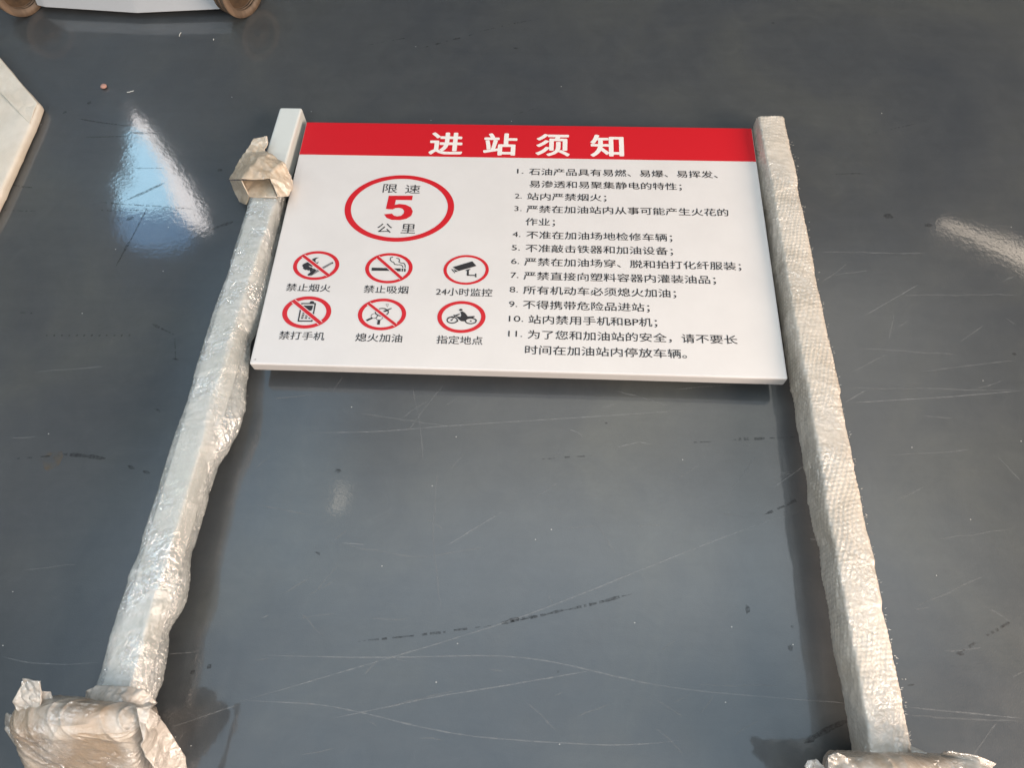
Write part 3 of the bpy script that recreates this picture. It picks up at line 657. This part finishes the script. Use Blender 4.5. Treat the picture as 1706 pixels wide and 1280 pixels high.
# ------------------------------------------------------------------ foam wrapped board at the left
brd = empty('wrapped_board', tuple(unp(40, 172, 0)))
tag(brd, 'corner of a foam-wrapped board lying at the left edge of the photo', 'board')
def slab(name, outline, z0, z1, mat, parent, org, amp=.0015, seed=1):
    bm = bmesh.new(); P = [unp(x, y, z1) for x, y in outline]
    vs = [bm.verts.new(Vector(p.tolist())) for p in P]; f = bm.faces.new(vs)
    r = bmesh.ops.extrude_face_region(bm, geom=[f])
    for g in r['geom']:
        if isinstance(g, bmesh.types.BMVert): g.co.z = z0
    bmesh.ops.recalc_face_normals(bm, faces=bm.faces[:])
    bmesh.ops.bevel(bm, geom=bm.edges[:], offset=.006, segments=3, profile=.5, affect='EDGES')
    bmesh.ops.triangulate(bm, faces=bm.faces[:])
    for _ in range(4):
        es = [e for e in bm.edges if e.calc_length() > .012]
        if es: bmesh.ops.subdivide_edges(bm, edges=es, cuts=1)
        bmesh.ops.triangulate(bm, faces=[f for f in bm.faces if len(f.verts) > 3])
    for v in bm.verts: v.normal_update()
    Pn = np.array([v.co[:] for v in bm.verts]); n = vnoise3(Pn, 22, seed, 3)
    for v, k in zip(bm.verts, n): v.co += v.normal*amp*float(k)*2
    for v in bm.verts: v.co -= Vector(org)
    me = bpy.data.meshes.new(name); bm.to_mesh(me); bm.free()
    return link(name, me, mat, parent, smooth=True)
M_board = mat_wrap('pale foam sheet', (.58, .52, .43), (.63, .58, .50), 1.0, .1, .5, .08)
M_board.node_tree.nodes['Principled BSDF'].inputs['Alpha'].default_value = 1
slab('foam_wrapping', [(-160,-75),(-60,25),(0,95),(66,172),(52,208),(30,258),(0,322),(-80,480),(-220,470)], .001, .020, M_board, brd, unp(40, 172, 0).tolist())
sheet('folded_flap', [(-60,30,.0215),(0,97,.0215),(62,171,.021),(49,206,.0215),(20,175,.0225),(-40,110,.0225)], [(0,1,4,5),(1,2,3,4)], M_board, brd, asm=False, seed=6, amp=.0008)
for ch in brd.children:
    if ch.name.startswith('folded_flap'):
        ch.location = tuple(-v for v in unp(40, 172, 0))

# ------------------------------------------------------------------ carton with two brown rolls, far side
M_carton = mat_paint('grey white carton', (.40, .42, .44), .5, .1)
def ptw(x, y, z): return Vector(unp(x, y, z).tolist())
c0 = unp(228, 15, 0)
cart = empty('white_carton', (c0[0], c0[1], 0)); tag(cart, 'pale carton with a creased front behind two brown rolls at the top left', 'box')
bm = bmesh.new()
fr_ = [ptw(62, 9, .014), ptw(75, 12, .014), ptw(228, 22, .012), ptw(378, 15, .014), ptw(392, 12, .014)]
up = [p + Vector((0, .02, .045)) for p in fr_]
bk = [fr_[-1] + Vector((.0, .28, 0)), fr_[0] + Vector((0, .28, 0))]; bu = [p + Vector((0, 0, .045)) for p in bk]
lo = fr_ + bk; hi_ = up + bu; o_ = Vector((c0[0], c0[1], 0))
a = [bm.verts.new(p-o_) for p in lo]; b = [bm.verts.new(p-o_) for p in hi_]; n = len(a)
bm.faces.new(a); bm.faces.new(b[::-1])
for i in range(n): bm.faces.new((a[i], b[i], b[(i+1) % n], a[(i+1) % n]))
bmesh.ops.recalc_face_normals(bm, faces=bm.faces[:])
bmesh.ops.bevel(bm, geom=bm.edges[:], offset=.0015, segments=2, affect='EDGES')
me = bpy.data.meshes.new('carton_shell'); bm.to_mesh(me); bm.free(); link('carton_shell', me, M_carton, cart)
for k in range(2):
    p = ptw(120+k*200, -60, .0) - o_
    link('support_block', rbox('support_block', (p.x-.03, p.y-.02, 0), (p.x+.03, p.y+.02, .0125), .002), mat_flat('dark timber', (.06, .045, .03), .7), cart)
s = NT('plywood layers'); s.l(s.ramp(s.noise(60, 4, .6, s.mapping((1, 1, .2))), [(.3, (.06, .042, .028)), (.7, (.17, .115, .075))]), s.b.inputs['Base Color']); s.set(Roughness=.65); M_ply = s.m
s = NT('brown card lining'); s.l(s.ramp(s.noise(40, 4, .7), [(.3, (.035, .022, .012)), (.7, (.10, .06, .03))]), s.b.inputs['Base Color']); s.set(Roughness=.8); M_in = s.m
def roll(cx, cy, R, ln, yaw, label):
    p = unp(cx, cy, 0); root = empty('layered_roll', (p[0], p[1], 0), (0, 0, yaw))
    tag(root, label, 'roll', 'brown rolls beside the pale carton')
    nl = 5
    for i in range(nl):
        bm = bmesh.new(); n = 48; x0 = -ln/2 + ln*i/nl; x1 = x0 + ln/nl*.84; ro = R - (.0012 if i % 2 else 0); ri = R*.72
        rings = []
        for (x, r) in ((x0, ri), (x0, ro-.0006), (x0+.0006, ro), (x1-.0006, ro), (x1, ro-.0006), (x1, ri)):
            rings.append([bm.verts.new((x, r*math.cos(2*math.pi*j/n), R + r*math.sin(2*math.pi*j/n))) for j in range(n)])
        for q in range(6):
            A_, B_ = rings[q], rings[(q+1) % 6]
            for j in range(n): bm.faces.new((A_[j], A_[(j+1) % n], B_[(j+1) % n], B_[j]))
        bmesh.ops.recalc_face_normals(bm, faces=bm.faces[:])
        me = bpy.data.meshes.new('layer'); bm.to_mesh(me); bm.free(); link('layer', me, M_ply, root, smooth=True)
    bm = bmesh.new(); bmesh.ops.create_cone(bm, cap_ends=True, segments=48, radius1=R*.719, radius2=R*.719, depth=ln*.5, matrix=Matrix.Translation((-ln*.2, 0, R)) @ Matrix.Rotation(math.pi/2, 4, 'Y'))
    me = bpy.data.meshes.new('core'); bm.to_mesh(me); bm.free(); link('core', me, M_in, root)
    bm = bmesh.new(); bmesh.ops.create_cone(bm, cap_ends=True, segments=24, radius1=.006, radius2=.006, depth=ln, matrix=Matrix.Translation((0, 0, R)) @ Matrix.Rotation(math.pi/2, 4, 'Y'))
    me = bpy.data.meshes.new('hub'); bm.to_mesh(me); bm.free(); link('hub', me, M_ply, root)
roll(412, 18, .052, .032, math.radians(-32), 'brown layered roll at the right end of the pale carton')
roll(52, 16, .052, .032, math.radians(-32), 'brown layered roll at the left end of the pale carton')

# ------------------------------------------------------------------ crumbs on the floor
def pebble(name, px, py, r, mat, label, cat, flat=.6):
    p = unp(px, py, 0); bm = bmesh.new(); bmesh.ops.create_icosphere(bm, subdivisions=3, radius=r)
    P = np.array([v.co[:] for v in bm.verts]); n = vnoise3(P, 1.2/r, int(px), 2)
    for v, k in zip(bm.verts, n): v.co *= 1+.18*float(k); v.co.z *= flat
    mz = min(v.co.z for v in bm.verts)
    for v in bm.verts: v.co.z -= mz
    me = bpy.data.meshes.new(name); bm.to_mesh(me); bm.free(); o = link(name, me, mat, smooth=True); o.location = (p[0], p[1], .0003); tag(o, label, cat); return o
pebble('pebble', 174, 146, .0062, mat_flat('pink stone', (.36, .20, .16), .7), 'small pinkish pebble on the dark floor near the board corner', 'pebble')
def shred(px, py, pts, r, label):
    p = unp(px, py, 0); c = bpy.data.curves.new('shred', 'CURVE'); c.dimensions = '3D'; c.bevel_depth = r; c.bevel_resolution = 2
    sp_ = c.splines.new('POLY'); sp_.points.add(len(pts)-1)
    for q, (x, y, z) in zip(sp_.points, pts): q.co = (x/1000, y/1000, z/1000+r, 1)
    o = bpy.data.objects.new('t', c); COL.objects.link(o); me = bpy.data.meshes.new_from_object(o.evaluated_get(bpy.context.evaluated_depsgraph_get()))
    bpy.data.objects.remove(o); me.materials.clear(); o = link('plastic_shred', me, M_shred); o.location = (p[0], p[1], .0003); tag(o, label, 'shred')
M_shred = mat_flat('white shred', (.55, .55, .52), .5)
shred(212, 154, [(0,0,0),(5,0,.5),(8,1,1),(12,4,0)], .0006, 'thin curled white shred right of the pinkish pebble')
shred(300, 58, [(0,-5,0),(0,0,1),(1,6,0)], .0006, 'tiny upright white shred below the pale carton')
shred(356, 66, [(0,-2,0),(0,2,0)], .0006, 'tiny white shred left of the right brown roll, nearer the sign')
